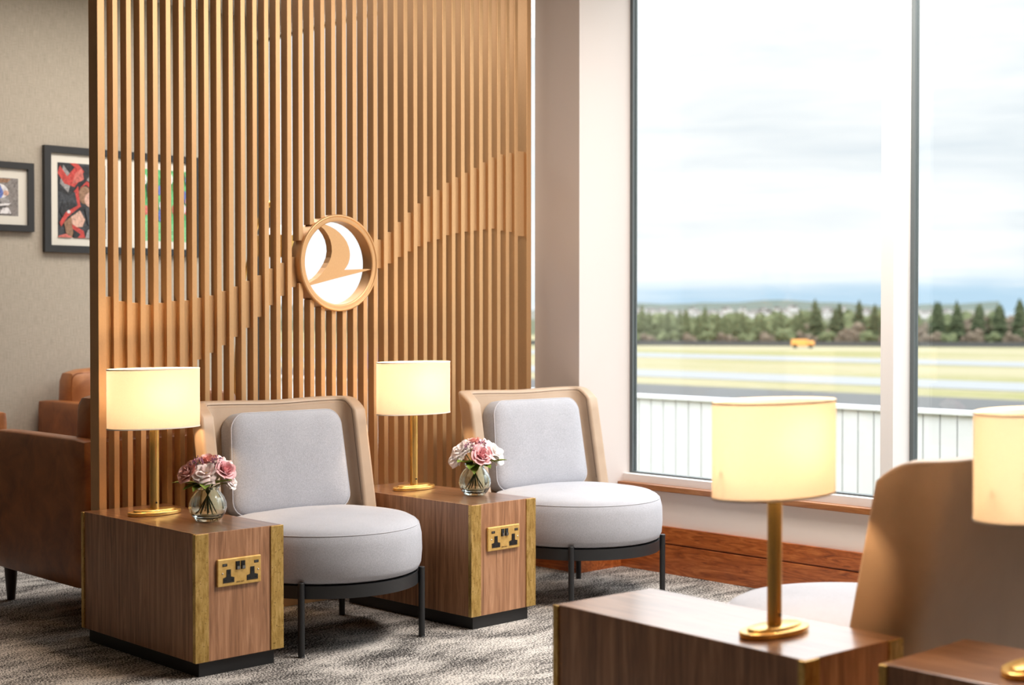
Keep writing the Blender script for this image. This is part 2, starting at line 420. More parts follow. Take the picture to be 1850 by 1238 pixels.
# ---------------------------------------------------------------- side tables
def make_table(label, socket=True):
    """origin under the middle, front towards -y"""
    hx, hy = .16, .37
    t = thing('side_table', label, 'table', group=None)
    bm = bmesh.new(); box(bm, -hx, hx, -hy, hy, .047, .455, bev=.0015)
    for f in bm.faces:
        if f.calc_center_median().z > .4545: f.material_index = 1
    obj('body', bm, [M['walnut_v'], M['walnut_t']], t)
    obj('plinth', B(-hx + .016, hx - .022, -hy + .012, hy - .012, 0, .047), M['black_plinth'], t)
    for s in (-1, 1):
        for e in (-1, 1):
            bm = bmesh.new()
            pl = [(hx + .006, hy + .0045), (hx - .043, hy + .0045), (hx - .043, hy - .001), (hx - .001, hy - .001), (hx - .001, hy - .012), (hx + .006, hy - .012)]
            loft(bm, [[(s * x, e * y, z) for x, y in pl] for z in (.049, .4535)])
            bevmod(obj('corner_strip', bm, M['brass_strip'], t), .001)
    if socket:
        px0, px1, pz0, pz1, yf = -.088, .075, .279, .367, -hy
        bm = bmesh.new(); box(bm, px0, px1, yf - .010, yf, pz0, pz1, bev=.003)
        p = obj('socket_plate', bm, M['brass_plate'], t)
        w = px1 - px0; h = pz1 - pz0; yy = yf - .010
        X = lambda u: px0 + u * w
        Z = lambda v: pz1 - v * h
        for u in (.245, .79):
            bm = bmesh.new(); cxx = X(u); zz = Z(.63)
            prism(bm, [(cxx - .0205, zz - .021), (cxx + .0205, zz - .021), (cxx + .0205, zz - .005), (cxx + .008, zz - .002), (cxx + .0075, zz + .021), (cxx - .0075, zz + .021), (cxx - .008, zz - .002), (cxx - .0205, zz - .005)], yy - .0015, yy + .003)
            for (a, c, ww, hh) in ((0, .012, .003, .0055), (-.0125, -.013, .0045, .0025), (.0125, -.013, .0045, .0025)):
                box(bm, cxx + a - ww, cxx + a + ww, yy - .0018, yy + .001, zz + c - hh, zz + c + hh, 1)
            obj('socket', bm, [M['black_plastic'], M['dark_void']], p)
        for u in (.455, .575):
            bm = bmesh.new(); cxx = X(u); zz = Z(.28)
            box(bm, cxx - .0075, cxx + .0075, yy - .002, yy + .002, zz - .0135, zz + .0135)
            vs = [bm.verts.new(q) for q in ((cxx - .0055, yy - .0022, zz + .011), (cxx + .0055, yy - .0022, zz + .011), (cxx + .0055, yy - .006, zz - .011), (cxx - .0055, yy - .006, zz - .011))]
            f = bm.faces.new(vs); f.material_index = 0
            box(bm, cxx - .0055, cxx + .0055, yy - .0065, yy - .001, zz - .0115, zz - .002, 1)
            obj('rocker_switch', bm, [M['black_plastic'], M['switch_face']], p)
        for u, v_ in ((.16, .22), (.885, .22)):
            bm = bmesh.new(); cxx = X(u); zz = Z(v_)
            box(bm, cxx - .0085, cxx + .0085, yy - .001, yy + .002, zz - .0042, zz + .0042)
            box(bm, cxx - .006, cxx + .004, yy - .0014, yy, zz - .0008, zz + .0016, 1)
            obj('charging_port', bm, [M['black_plastic'], M['switch_face']], p)
        for u in (.105, .925):
            bm = bmesh.new(); bmesh.ops.create_uvsphere(bm, u_segments=10, v_segments=6, radius=.003)
            obj('screw', bm, M['screw'], p, smooth=True, loc=(X(u), yy, Z(.52)))
        cu = bpy.data.curves.new('lettering', 'FONT'); cu.body = 'DEVI ALT'; cu.size = .0072; cu.align_x = 'CENTER'; cu.extrude = .0002
        cu.materials.append(M['letter'])
        tmp = bpy.data.objects.new('tmp', cu); me = bpy.data.meshes.new_from_object(tmp); bpy.data.objects.remove(tmp)
        me.name = 'lettering'; lo = bpy.data.objects.new('lettering', me); COL.objects.link(lo); lo.parent = p
        lo.location = (X(.51), yy - .0004, Z(.91)); lo.rotation_euler = (PI / 2, 0, 0)
    return t
t1 = make_table('walnut side table with brass corners left of the nearer grey lounge chair')
t2 = copy_tree(t1)
t3 = make_table('walnut side table in the foreground with its long side to the camera, below window', False)
t4 = copy_tree(t3)
tag(t2, 'walnut side table with brass corners standing between the two grey lounge chairs', 'table')
tag(t4, 'walnut side table at the right frame edge under the cropped lamp', 'table')
t1.location = (2.595, 4.360, 0); t2.location = (3.682, 4.29, 0); t2.rotation_euler.z = .02
t3.location = (2.600, 2.056, 0); t3.rotation_euler.z = PI + math.radians(-3.5)
t4.location = (2.665, 1.205, 0)

# ---------------------------------------------------------------- table lamps
def ell(a, b_, z, n=64): return [(a * math.cos(2 * PI * i / n), b_ * math.sin(2 * PI * i / n), z) for i in range(n)]
def make_lamp():
    l = thing('table_lamp', '', 'lamp')
    bm = bmesh.new(); loft(bm, [ell(.098, .047, 0), ell(.1, .049, .002), ell(.1, .049, .011), ell(.098, .047, .013), ell(.08, .034, .013), ell(.079, .033, .018), ell(.077, .031, .019)])
    bevmod(obj('base', bm, M['brass_lamp'], l, smooth=True), .001)
    bm = bmesh.new(); cyl(bm, .0158, .018, .37, 24)
    st = obj('stem', bm, M['brass_lamp'], l, smooth=True); bevmod(st, .001)
    bm = bmesh.new(); loft(bm, [[(x, z, -y) for x, y, z in circ(.0032, 0, 12)], [(x, z, -y) for x, y, z in circ(.0032, .004, 12)]])
    obj('switch', bm, M['black_plastic'], l, loc=(-.002, -.0184, .042))
    bm = bmesh.new(); a, b_ = .172, .093
    loft(bm, [ell(a, b_, .298), ell(a, b_, .502), ell(a - .0015, b_ - .0015, .502), ell(a - .0015, b_ - .0015, .298), ell(a, b_, .298)], False)
    bmesh.ops.remove_doubles(bm, verts=bm.verts, dist=1e-5)
    s = obj('lamp_shade', bm, M['shade'], l, smooth=True)
    for z in (.2985, .4985):
        bm = bmesh.new(); loft(bm, [ell(a + .001, b_ + .001, z), ell(a + .001, b_ + .001, z + .004), ell(a - .0022, b_ - .0022, z + .004), ell(a - .0022, b_ - .0022, z), ell(a + .001, b_ + .001, z)], False)
        bmesh.ops.remove_doubles(bm, verts=bm.verts, dist=1e-5)
        obj('trim_band', bm, M['shade_trim'], s, smooth=True)
    bm = bmesh.new()
    for s_ in (-1, 1): tube(bm, [(0, 0, .375), (s_ * .05, 0, .372), (s_ * (a - .002), 0, .36)], .0015, 6)
    cyl(bm, .012, .36, .385, 12)
    obj('shade_carrier', bm, M['brass_lamp'], l)
    return l
lamp0 = make_lamp()
LP = bpy.data.lights.new('bulb_light', 'POINT'); LP.energy = 6.3; LP.color = (1, .66, .36); LP.shadow_soft_size = .03
lamps = []
for i, (x, y, rz, lab) in enumerate((
        (2.577, 4.49, 0, 'lit brass lamp with oval cream shade on the table beside the screen left post'),
        (3.69, 4.435, 0, 'lit brass lamp with oval cream shade on the table between the grey chairs'),
        (2.575, 1.885, math.radians(-3.5), 'lit brass lamp with oval cream shade in front of the window, whole and nearest'),
        (2.66, 1.335, 0, 'lit brass lamp cropped by the right edge of the photo'))):
    l = lamp0 if i == 0 else copy_tree(lamp0)
    l.location = (x, y, .4555); l.rotation_euler.z = rz; tag(l, lab, 'lamp', 'oval shade table lamps'); lamps.append(l)
    lo = bpy.data.objects.new('bulb_light', LP); COL.objects.link(lo); lo.location = (x, y, .4555 + .42)

# ---------------------------------------------------------------- lounge chairs
def make_chair():
    c = thing('lounge_chair', '', 'chair')
    KX = .935
    clip = lambda y: y if y < .17 else .17 + (y - .17) * .38
    bm = bmesh.new()
    prof = [(0, .236), (.30, .236), (.342, .238), (.360, .246), (.369, .265), (.373, .31), (.371, .365), (.364, .395), (.352, .412), (.33, .423), (.27, .432), (.18, .438), (.08, .441), (0, .4415)]
    lathe(bm, prof, 72, lambda p: (p[0] * KX, clip(p[1]), p[2]))
    s = obj('seat', bm, M['fabric'], c, smooth=True)
    bm = bmesh.new(); tube(bm, [(.3605 * KX * math.cos(t), clip(.3605 * math.sin(t)), .4025) for t in [2 * PI * i / 72 for i in range(72)]], .0014, 6, True)
    obj('piping', bm, M['fabric_seam'], s, smooth=True)
    bm = bmesh.new(); n = 72
    def rl(r, z): return [(p[0] * KX, clip(p[1]), p[2]) for p in circ(r, z, n)]
    loft(bm, [rl(.355, .193), rl(.361, .193), rl(.361, .236), rl(.355, .236), rl(.355, .193)], False)
    bmesh.ops.remove_doubles(bm, verts=bm.verts, dist=1e-5)
    bm2 = bmesh.new()
    obj('seat_frame', bm, M['black_metal'], c, smooth=True)
    bm2.free()
    bm = bmesh.new(); lathe(bm, [(.35, .205), (.35, .236)], 48, lambda p: (p[0] * KX, clip(p[1]), p[2]))
    obj('seat_base', bm, M['black_metal'], c)
    for (x, y) in ((-.25, -.262), (.248, -.262), (.243, .24), (-.243, .24)):
        bm = bmesh.new(); cyl(bm, .0115, 0.0, .25, 16, x, y); cyl(bm, .0125, 0, .004, 16, x, y)
        bevmod(obj('leg', bm, M['black_metal'], c, smooth=True), .0015)
    # wrap-around back
    ZT, ZB0, LEAN = .828, .197, .2
    path = [(-.325, .245), (-.3255, .262), (-.325, .28)]
    for k in range(1, 9):
        a = math.radians(180 - 90 * k / 9); path.append((-.255 + .07 * math.cos(a), .285 + .07 * math.sin(a)))
    path += [(x, .355) for x in (-.25, -.2, -.15, -.1, -.05, 0)]
    path += [(-x, y) for x, y in path[::-1][1:]]
    S = [0]
    for a, b_ in zip(path, path[1:]): S.append(S[-1] + math.dist(a, b_))
    def ztop(s):
        e = min(s, S[-1] - s)
        return ZT - (.05 * (1 - e / .085) ** 2 if e < .085 else 0) - .006 * math.exp(-((s - S[-1] / 2) / .15) ** 2)
    def pt(i, z, off=0):
        x, y = path[i]
        a = path[max(0, i - 1)]; b_ = path[min(len(path) - 1, i + 1)]
        tx, ty = b_[0] - a[0], b_[1] - a[1]; L = math.hypot(tx, ty)
        nx, ny = ty / L, -tx / L              # towards the sitter
        # the wings come in and forward as they go down
        return (x + nx * off, y + ny * off - LEAN * (ZT - z), z)
    bm = bmesh.new(); nz = 12; T = .028
    def surf(off):
        rows = []
        for i in range(len(path)):
            zt = ztop(S[i]); rows.append([bm.verts.new(pt(i, ZB0 + (zt - ZB0) * k / nz, off)) for k in range(nz + 1)])
        return rows
    A = surf(T); Bk = surf(-T); NP = len(path)
    for i in range(NP - 1):
        for k in range(nz):
            bm.faces.new((A[i][k], A[i + 1][k], A[i + 1][k + 1], A[i][k + 1])); bm.faces.new((Bk[i][k], Bk[i][k + 1], Bk[i + 1][k + 1], Bk[i + 1][k]))
        bm.faces.new((A[i][nz], A[i + 1][nz], Bk[i + 1][nz], Bk[i][nz])); bm.faces.new((A[i][0], Bk[i][0], Bk[i + 1][0], A[i + 1][0]))
    for i in (0, NP - 1):
        for k in range(nz): bm.faces.new((A[i][k], A[i][k + 1], Bk[i][k + 1], Bk[i][k]))
    sh = obj('backrest', bm, M['tan'], c, smooth=True); bevmod(sh, .011, 4, 50)
    for off, dz, mt, nm, rd in ((T + .0002, -.013, 'seam', 'seam', .0011), (T + .0001, -.022, 'stitch', 'stitching', .0007)):
        bm = bmesh.new()
        pts = []
        zz = [.44 + i * .03 for i in range(12)]
        ins = 1
        pts += [tuple(Vector(pt(ins, z, off))) for z in zz if z < ztop(S[ins]) + dz - .02]
        pts += [pt(i, ztop(S[i]) + dz, off) for i in range(ins, NP - ins)]
        pts += [tuple(Vector(pt(NP - 1 - ins, z, off))) for z in zz[::-1] if z < ztop(S[ins]) + dz - .02]
        tube(bm, pts, rd, 5)
        obj(nm, bm, M[mt], sh, smooth=True)
    # loose back cushion
    bm = bmesh.new()
    pf = [(.12, -.060), (.06, -.057), (.03, -.052), (.014, -.046), (.004, -.038), (0, -.028), (0, .028), (.004, .038), (.014, .046), (.03, .05), (.06, .052), (.12, .052)]
    pillow(bm, .252, .188, .055, pf)
    for v in bm.verts:
        if v.co.z > 0: v.co.x *= 1 - .10 * (v.co.z / .188) ** 1.5
    cu = obj('back_cushion', bm, M['fabric'], c, smooth=True, loc=(0, .250, .598), rot=(math.radians(-8), 0, 0))
    bm = bmesh.new()
    rr = rrect(.252 - .003, .188 - .003, .053)
    tube(bm, [(x * (1 - (.10 * (z / .188) ** 1.5 if z > 0 else 0)), -.0375, z) for x, z in rr], .0019, 6, True)
    obj('piping', bm, M['fabric_seam'], cu, smooth=True)
    return c
ch1 = make_chair()
ch2 = copy_tree(ch1); ch3 = copy_tree(ch1)
for c, (x, y, rz), lab in ((ch1, (3.107, 4.247, -3.5), 'grey and tan lounge chair between the two walnut tables before the screen'),
                           (ch2, (4.310, 4.158, -4), 'grey and tan lounge chair beside the white column and window'),
                           (ch3, (3.125, 2.0, 180), 'grey lounge chair in right foreground turned to show its dark tan back')):
    c.location = (x, y, 0); c.rotation_euler.z = math.radians(rz); tag(c, lab, 'chair', 'grey and tan lounge chairs')

# ---------------------------------------------------------------- leather armchairs
def make_armchair():
    """front towards -y, origin under the middle"""
    a = thing('leather_armchair', '', 'armchair')
    W, D = .40, .40
    for s in (-1, 1):
        bm = bmesh.new(); softblock(bm, s * (W - .045), 0, .412, .045, D, .273, .02, .003, 9)
        obj('arm', bm, M['cognac'], a, smooth=True)
    bm = bmesh.new(); softblock(bm, 0, D - .07, .412, W - .091, .07, .273, .02, .003)
    obj('back', bm, M['cognac'], a, smooth=True)
    bm = bmesh.new(); softblock(bm, 0, -.03, .21, W - .091, D - .12, .07, .015)
    obj('seat_base', bm, M['cognac'], a, smooth=True)
    bm = bmesh.new(); softblock(bm, 0, -.08, .355, W - .092, D - .09, .075, .035, .012)
    obj('seat_cushion', bm, M['cognac_light'], a, smooth=True)
    bm = bmesh.new(); softblock(bm, 0, .25, .63, W - .085, .08, .212, .04, .02)
    bc = obj('back_cushion', bm, M['cognac_light'], a, smooth=True)
    bm = bmesh.new(); rr = rrect(W - .095, .202, .04)
    tube(bm, [(x, .185, z + .63) for x, z in rr], .004, 6, True)
    obj('piping', bm, M['cognac'], bc, smooth=True)
    for x in (-1, 1):
        for y in (-1, 1):
            bm = bmesh.new(); cyl(bm, .016, 0, .14, 14, x * (W - .06), y * (D - .07), .027)
            obj('leg', bm, M['dark_wood_leg'], a, smooth=True)
    return a
a1 = make_armchair(); a2 = copy_tree(a1); a3 = copy_tree(a1)
for a, (x, y, rz), lab in ((a1, (2.925, 5.30, 180), 'cognac leather armchair close behind the screen left end, back to camera'),
                           (a2, (3.98, 7.07, 0), 'cognac leather armchair against the wall below the double picture'),
                           (a3, (2.65, 7.06, 0), 'leather armchair at left frame edge showing only its arm top')):
    a.location = (x, y, 0); a.rotation_euler.z = math.radians(rz); tag(a, lab, 'armchair', 'cognac leather armchairs')
st = thing('pedestal_table', 'brass footed round table peeking out at the left frame edge', 'table', (2.62, 6.26, 0))
bm = bmesh.new(); lathe(bm, [(.15, 0), (.15, .008), (.145, .012), (.135, .05), (0.0, .05)], 40); obj('foot', bm, M['brass_lamp'], st, smooth=False)
bm = bmesh.new(); cyl(bm, .02, .05, .48, 16); obj('stem', bm, M['brass_lamp'], st, smooth=True)
bm = bmesh.new(); cyl(bm, .13, .48, .5, 32); obj('top', bm, M['walnut_t'], st)

# ---------------------------------------------------------------- arc lamp behind the screen
al = thing('arc_floor_lamp', 'brass arc floor lamp glimpsed through the slats behind the screen', 'lamp', (4.123, 6.38, 0))
bm = bmesh.new(); lathe(bm, [(.13, 0), (.13, .015), (.125, .02), (0, .02)], 32); obj('base', bm, M['brass_lamp'], al)
bm = bmesh.new()
pts = [(0, 0, .02), (0, 0, .5), (0, -.004, .8), (.003, -.01, .95), (.016, -.02, 1.18), (.04, -.05, 1.38), (.068, -.08, 1.55), (.095, -.105, 1.66), (.115, -.118, 1.70), (.13, -.124, 1.70)]
tube(bm, pts, .009, 10); obj('arc_pole', bm, M['brass_lamp'], al, smooth=True)
bm = bmesh.new(); cyl(bm, .004, 1.55, 1.70, 8, .13, -.124); obj('drop_rod', bm, M['black_metal'], al)
bm = bmesh.new(); bmesh.ops.create_uvsphere(bm, u_segments=12, v_segments=8, radius=.02); obj('finial', bm, M['brass_lamp'], al, smooth=True, loc=(.13, -.124, 1.705))
bm = bmesh.new(); cx_, cy_ = .163, -.155
loft(bm, [circ(.108, 1.44, 32, cx_, cy_), circ(.108, 1.545, 32, cx_, cy_), circ(.106, 1.545, 32, cx_, cy_), circ(.106, 1.44, 32, cx_, cy_), circ(.108, 1.44, 32, cx_, cy_)], False); obj('shade_band', bm, M['brass_lamp'], al, smooth=True)
bm = bmesh.new(); loft(bm, [circ(.107, 1.546, 32, cx_, cy_), circ(.06, 1.575, 32, cx_, cy_), circ(.02, 1.60, 32, cx_, cy_)]); obj('shade_top', bm, M['white_frame'], al, smooth=True)

# ---------------------------------------------------------------- pictures on the back wall
def printmat(name, c):
    m, nt, b = newmat(name)
    n1 = noise(nt, objcoord(nt, (1, 1, 1)), 55, 6, .75, 1.2)
    lk(nt, ramp(nt, n1, [(.32, tuple(x * .35 for x in c)), (.5, c), (.7, tuple(min(.9, x * 1.35 + .04) for x in c))]), b.inputs['Base Color'])
    b.inputs['Roughness'].default_value = .4
    return m
PM = {k: printmat('print_' + k, c) for k, c in dict(slate=(.045, .05, .06), coal=(.02, .021, .026), red=(.55, .06, .05), rose=(.62, .16, .13), skin=(.68, .42, .33), hair=(.30, .17, .10), silver=(.33, .32, .32), green=(.14, .50, .20), lime=(.22, .58, .27), blue=(.13, .2, .5), pale=(.6, .63, .7), grey=(.24, .22, .21), dgrey=(.10, .095, .095), white=(.82, .80, .82), woad=(.13, .2, .55)).items()}
def print_mesh(name, parent, x0, x1, z0, z1, y, base, shapes):
    bm = bmesh.new(); mats = [PM[base]]; idx = {base: 0}
    def poly(pts, mi, k):
        vs = [bm.verts.new((x0 + (x1 - x0) * u, y - .0003 * k, z0 + (z1 - z0) * v)) for u, v in pts]
        bm.faces.new(vs).material_index = mi
    poly([(0, 0), (1, 0), (1, 1), (0, 1)], 0, 0)
    for k, (mn, pts) in enumerate(shapes):
        if mn not in idx: idx[mn] = len(mats); mats.append(PM[mn])
        if isinstance(pts[0], (int, float)):
            cu, cv, ru, rv = pts; pts = [(min(1, max(0, cu + ru * math.cos(2 * PI * i / 18))), min(1, max(0, cv + rv * math.sin(2 * PI * i / 18)))) for i in range(18)]
        poly(pts, idx[mn], k + 1)
    me = bpy.data.meshes.new(name); bm.to_mesh(me); bm.free()
    for mm in mats: me.materials.append(mm)
    o = bpy.data.objects.new(name, me); COL.objects.link(o); o.parent = parent
def picture(label, x0, x1, z0, z1, fw):
    p = thing('framed_picture', label, 'picture', ((x0 + x1) / 2, YB, (z0 + z1) / 2))
    hx, hz = (x1 - x0) / 2, (z1 - z0) / 2
    bm = bmesh.new()
    box(bm, -hx, hx, -.03, -.001, hz - fw, hz); box(bm, -hx, hx, -.03, -.001, -hz, -hz + fw)
    box(bm, -hx, -hx + fw, -.03, -.001, -hz + fw, hz - fw); box(bm, hx - fw, hx, -.03, -.001, -hz + fw, hz - fw)
    obj('frame', bm, M['frame_black'], p)
    obj('mount', B(-hx + fw, hx - fw, -.014, -.002, -hz + fw, hz - fw), M['mount'], p)
    return p
p2 = picture('wide black framed picture with two prints, partly behind the screen', 3.633, 4.609, 1.484, 2.061, .038)
R = random.Random(3)
cxp, czp = (3.633 + 4.609) / 2, (1.484 + 2.061) / 2
sh = [('coal', [(0, .62), (.5, .5), (.62, .97), (0, 1)]), ('silver', [(.05, .72), (.22, .6), (.3, .82), (.12, .97)]), ('red', [(0, .86), (.14, .72), (.36, .68), (.55, .9), (.42, 1), (.2, .82), (.05, .96)]),
      ('rose', [(.3, .72), (.55, .78), (.5, .95), (.36, .86)]), ('red', [(.25, 1), (.45, .9), (.4, 1)]), ('coal', (.78, .86, .24, .14)), ('silver', [(.6, .78), (.8, .74), (.86, .8), (.66, .84)]),
      ('hair', (.56, .58, .13, .12)), ('skin', (.68, .52, .13, .1)), ('coal', [(.38, .62), (.5, .74), (1, .6), (1, .66), (.55, .8), (.36, .7)]), ('red', [(.44, .66), (.58, .72), (.9, .59), (.96, .63), (.6, .77)]), ('red', [(.33, .62), (.42, .7), (.46, .45), (.5, .4), (.4, .42)]),
      ('slate', [(.1, .5), (.35, .62), (.42, .4), (.1, .35)]), ('coal', (.24, .36, .2, .12)), ('coal', [(.0, .2), (.04, .18), (.6, .4), (.52, .43), (.2, .36)]), ('red', [(.03, .2), (.16, .34), (.42, .44), (.44, .41), (.2, .28), (.06, .14)]), ('white', (.22, .345, .035, .022)),
      ('hair', [(.12, .2), (.3, .3), (.34, .14), (.28, .0), (.16, .06)]), ('skin', [(.27, .28), (.45, .37), (.56, .25), (.5, .15), (.36, .14), (.28, .2)]), ('red', [(.28, .18), (.52, .1), (.56, .0), (.34, 0)]), ('coal', [(.3, .12), (.46, .05), (.4, .0), (.32, .0)]),
      ('slate', [(.55, .42), (1, .42), (1, .16), (.62, .18)]), ('silver', [(.6, .1), (.78, .2), (1, .22), (1, 0), (.56, 0)]), ('coal', [(.7, .04), (.84, .14), (.9, .06), (.8, 0)]), ('rose', [(0, .02), (.16, .05), (.3, .0), (.26, 0), (0, 0)])]
print_mesh('photo_print', p2, 3.714 - cxp, 3.998 - cxp, 1.566 - czp, 1.974 - czp, -.0145, 'slate', sh)
sh2 = [('lime', [(0, .0), (1, 0), (1, .2), (0, .32)])]
for i in range(26):
    u, v = R.random(), .5 + .5 * R.random()
    sh2.append((R.choice(['blue', 'pale', 'red', 'white', 'blue', 'slate', 'rose']), (u, v - .08, .05, .07)))
sh2 += [('blue', (.36, .36, .05, .09)), ('pale', (.38, .5, .05, .06)), ('red', (.72, .42, .05, .1)), ('skin', (.95, .58, .04, .05))]
print_mesh('photo_print', p2, 4.232 - cxp, 4.527 - cxp, 1.566 - czp, 1.974 - czp, -.0145, 'green', sh2)
p1 = picture('smaller black framed picture cut by the left edge of the photo', 3.0, 3.574, 1.588, 1.955, .034)
cxp, czp = 3.287, (1.588 + 1.955) / 2
sh3 = [('dgrey', [(0, .0), (.75, 0), (.85, .3), (.7, .5), (.3, .5), (0, .4)]), ('silver', [(.0, .05), (.9, .05), (.7, .2), (.2, .22)]), ('white', (.74, .64, .12, .2)), ('hair', [(.55, .85), (.85, .88), (.9, .98), (.5, .98)]), ('woad', [(.64, .82), (.74, .84), (.8, .6), (.76, .44), (.7, .46), (.72, .62)]), ('skin', (.83, .6, .04, .07)), ('silver', [(.7, .44), (.86, .5), (.88, .34), (.78, .3)]), ('white', [(.7, .3), (.9, .34), (.86, .28), (.74, .25)]), ('white', [(.74, .05), (.9, .06), (.86, .22), (.78, .2)])]
print_mesh('photo_print', p1, 3.09 - cxp, 3.49 - cxp, 1.669 - czp, 1.869 - czp, -.0145, 'grey', sh3)

# ---------------------------------------------------------------- vases and flowers
def make_vase():
    v = thing('glass_vase', '', 'vase')
    bm = bmesh.new()
    outer = [(.030, 0), (.040, .003), (.050, .014), (.0585, .030), (.0615, .046), (.060, .062), (.0535, .080), (.044, .094), (.0365, .102), (.0355, .107), (.039, .112), (.0415, .116)]
    inner = [(.0405, .118), (.037, .113), (.0330, .107), (.0335, .102), (.041, .093), (.0505, .079), (.0572, .062), (.0587, .046), (.0555, .031), (.046, .019), (.03, .013), (.0, .012)]
    def rib(p):
        a = math.atan2(p[1], p[0]); r = math.hypot(p[0], p[1]); k = max(0, math.sin(PI * min(1, p[2] / .1)))
        s = 1 + .02 * k * math.cos(12 * a); return (p[0] * s, p[1] * s, p[2])
    lathe(bm, outer + inner, 72, rib)
    obj('body', bm, M['vase'], v, smooth=True)
    return v
def petal(bm, ph, half, r0, r1, h, curl, mi=0, wob=0, nu=8, nv=7, z0=0, pw=.55, drop=0):
    rows = []
    for j in range(nv + 1):
        v = j / nv; row = []
        for i in range(nu + 1):
            u = -1 + 2 * i / nu
            wdt = math.sin(PI * (.12 + .70 * v)) ** .6
            a = ph + u * half * wdt
            edge = 1 - .30 * u ** 4 * v
            r = r0 + (r1 - r0) * v ** pw + curl * v ** 4 + wob * math.sin(2.1 * u + ph * 7) * v
            z = z0 + h * v * edge - drop * v ** 3 + wob * .6 * math.cos(2.4 * u + ph * 3) * v - curl * .35 * v ** 5
            row.append(bm.verts.new((r * math.cos(a), r * math.sin(a), z)))
        rows.append(row)
    for j in range(nv):
        for i in range(nu):
            bm.faces.new((rows[j][i], rows[j][i + 1], rows[j + 1][i + 1], rows[j + 1][i])).material_index = mi
def rose_bm(rg, s=1.0, loose=False):
    bm = bmesh.new()
    lay = [(3, .004, .007, .026, 0, 1.2), (4, .006, .012, .027, .001, 1.0), (5, .007, .018, .026, .003, .8), (5, .008, .024, .023, .006, .78), (6, .008, .029, .017, .009, .7)]
    if loose: lay = [(4, .005, .014, .028, .006, .8), (5, .006, .022, .024, .010, .75), (6, .007, .030, .016, .014, .7), (6, .007, .034, .008, .016, .62)]
    for k, (n, r0, r1, h, cu, half) in enumerate(lay):
        for q in range(n):
            petal(bm, 2 * PI * (q + .37 * k) / n + rg.uniform(-.15, .15), half, r0 * s, r1 * s * rg.uniform(.93, 1.07), h * s * rg.uniform(.92, 1.08), cu * s, wob=(.0018 if not loose else .0035) * s)
    return bm
def leaf_bm(bm, base, dirv, L, W, up=.3, droop=.5):
    d = Vector(dirv).normalized(); side = d.cross(Vector((0, 0, 1))).normalized()
    rows = []
    for j in range(9):
        t = j / 8; c = Vector(base) + d * L * t + Vector((0, 0, L * (up * t - droop * t * t)))
        w = W * math.sin(PI * min(1, t * .97 + .03)) ** .8 * (1 - .25 * t) * (1 + .06 * (-1) ** j)
        rows.append([bm.verts.new(c + side * w * u + Vector((0, 0, abs(u) * w * .35))) for u in (-1, -.5, 0, .5, 1)])
    for a, b_ in zip(rows, rows[1:]):
        for i in range(4): bm.faces.new((a[i], a[i + 1], b_[i + 1], b_[i]))
RV = Vector((.724, -.69, 0)); DV = Vector((.69, .724, 0))
def flower(name, label, cat, vloc, off, s, mat, seed, loose=False, leaves=(), grp=None):
    """off = (across, up, towards the room) from the vase's foot; stem runs down into the vase"""
    rg = random.Random(seed)
    p = RV * off[0] - DV * off[2] + Vector((0, 0, off[1]))
    f = thing(name, label, cat, vloc, 0, grp)
    axis = Vector((p.x, p.y, max(.02, (off[1] - .10)) * .9)).normalized() - DV * .35
    axis.normalize()
    q = Vector((0, 0, 1)).rotation_difference(axis)
    bm = rose_bm(rg, s, loose)
    bmesh.ops.transform(bm, matrix=Matrix.Translation(p - axis * .012) @ q.to_matrix().to_4x4(), verts=bm.verts)
    obj('bloom', bm, mat, f, smooth=True)
    bm = bmesh.new()
    mid = Vector((p.x * .18, p.y * .18, .112)); foot = Vector((-p.x * .45, -p.y * .45, .02))
    tube(bm, [p - axis * .012, (p + mid * 2) / 3 + Vector((0, 0, .004)), mid, foot * .6 + mid * .4, foot], .0022, 6)
    obj('stem', bm, M['stem'], f, smooth=True)
    for (dx, dt, L, W, up, dr, bz) in leaves:
        bm = bmesh.new(); dv = RV * dx - DV * dt
        leaf_bm(bm, Vector((0, 0, bz)) + dv.normalized() * .02, dv, L, W, up, dr)
        obj('leaf', bm, M['leaf'], f, smooth=True)
    return f
def sprig(label, vloc, off, seed, grp):
    rg = random.Random(seed); p = RV * off[0] - DV * off[2] + Vector((0, 0, off[1]))
    f = thing('berry_sprig', label, 'flower', vloc, 0, grp)
    bm = bmesh.new(); bs = bmesh.new()
    for i in range(46):
        d = Vector((rg.gauss(0, 1), rg.gauss(0, 1), rg.gauss(.35, .7))).normalized() * rg.uniform(.35, 1) ** .5 * .024
        m4 = Matrix.Translation(p + d); bmesh.ops.create_icosphere(bm, subdivisions=1, radius=rg.uniform(.0016, .003), matrix=m4)
        if i % 2 == 0: tube(bs, [p - Vector((0, 0, .015)), p + d], .0006, 4)
    obj('berries', bm, M['sprig'], f, smooth=True)
    mid = Vector((p.x * .15, p.y * .15, .112)); tube(bs, [p - Vector((0, 0, .014)), mid, Vector((-p.x * .3, -p.y * .3, .03))], .0015, 5)
    obj('stem', bs, M['stem'], f)
v1 = make_vase(); v2 = copy_tree(v1)
VA = (2.622, 4.222, .4555); VB = (3.742, 4.135, .4555)
v1.location = VA; v2.location = VB
tag(v1, 'round clear glass vase on the table left of the nearer grey chair', 'vase', 'glass vases')
tag(v2, 'round clear glass vase on the table between the grey chairs', 'vase', 'glass vases')
G1, G2 = 'flowers in the left vase', 'flowers in the right vase'
flower('rose', 'dusty pink rose low on the left of the left bouquet', 'flower', VA, (-.060, .166, .035), 1.1, M['rose_dusty'], 1, leaves=((-1, .25, .10, .024, .22, .12, .120), (-.8, .75, .075, .024, .06, .2, .120)), grp=G1)
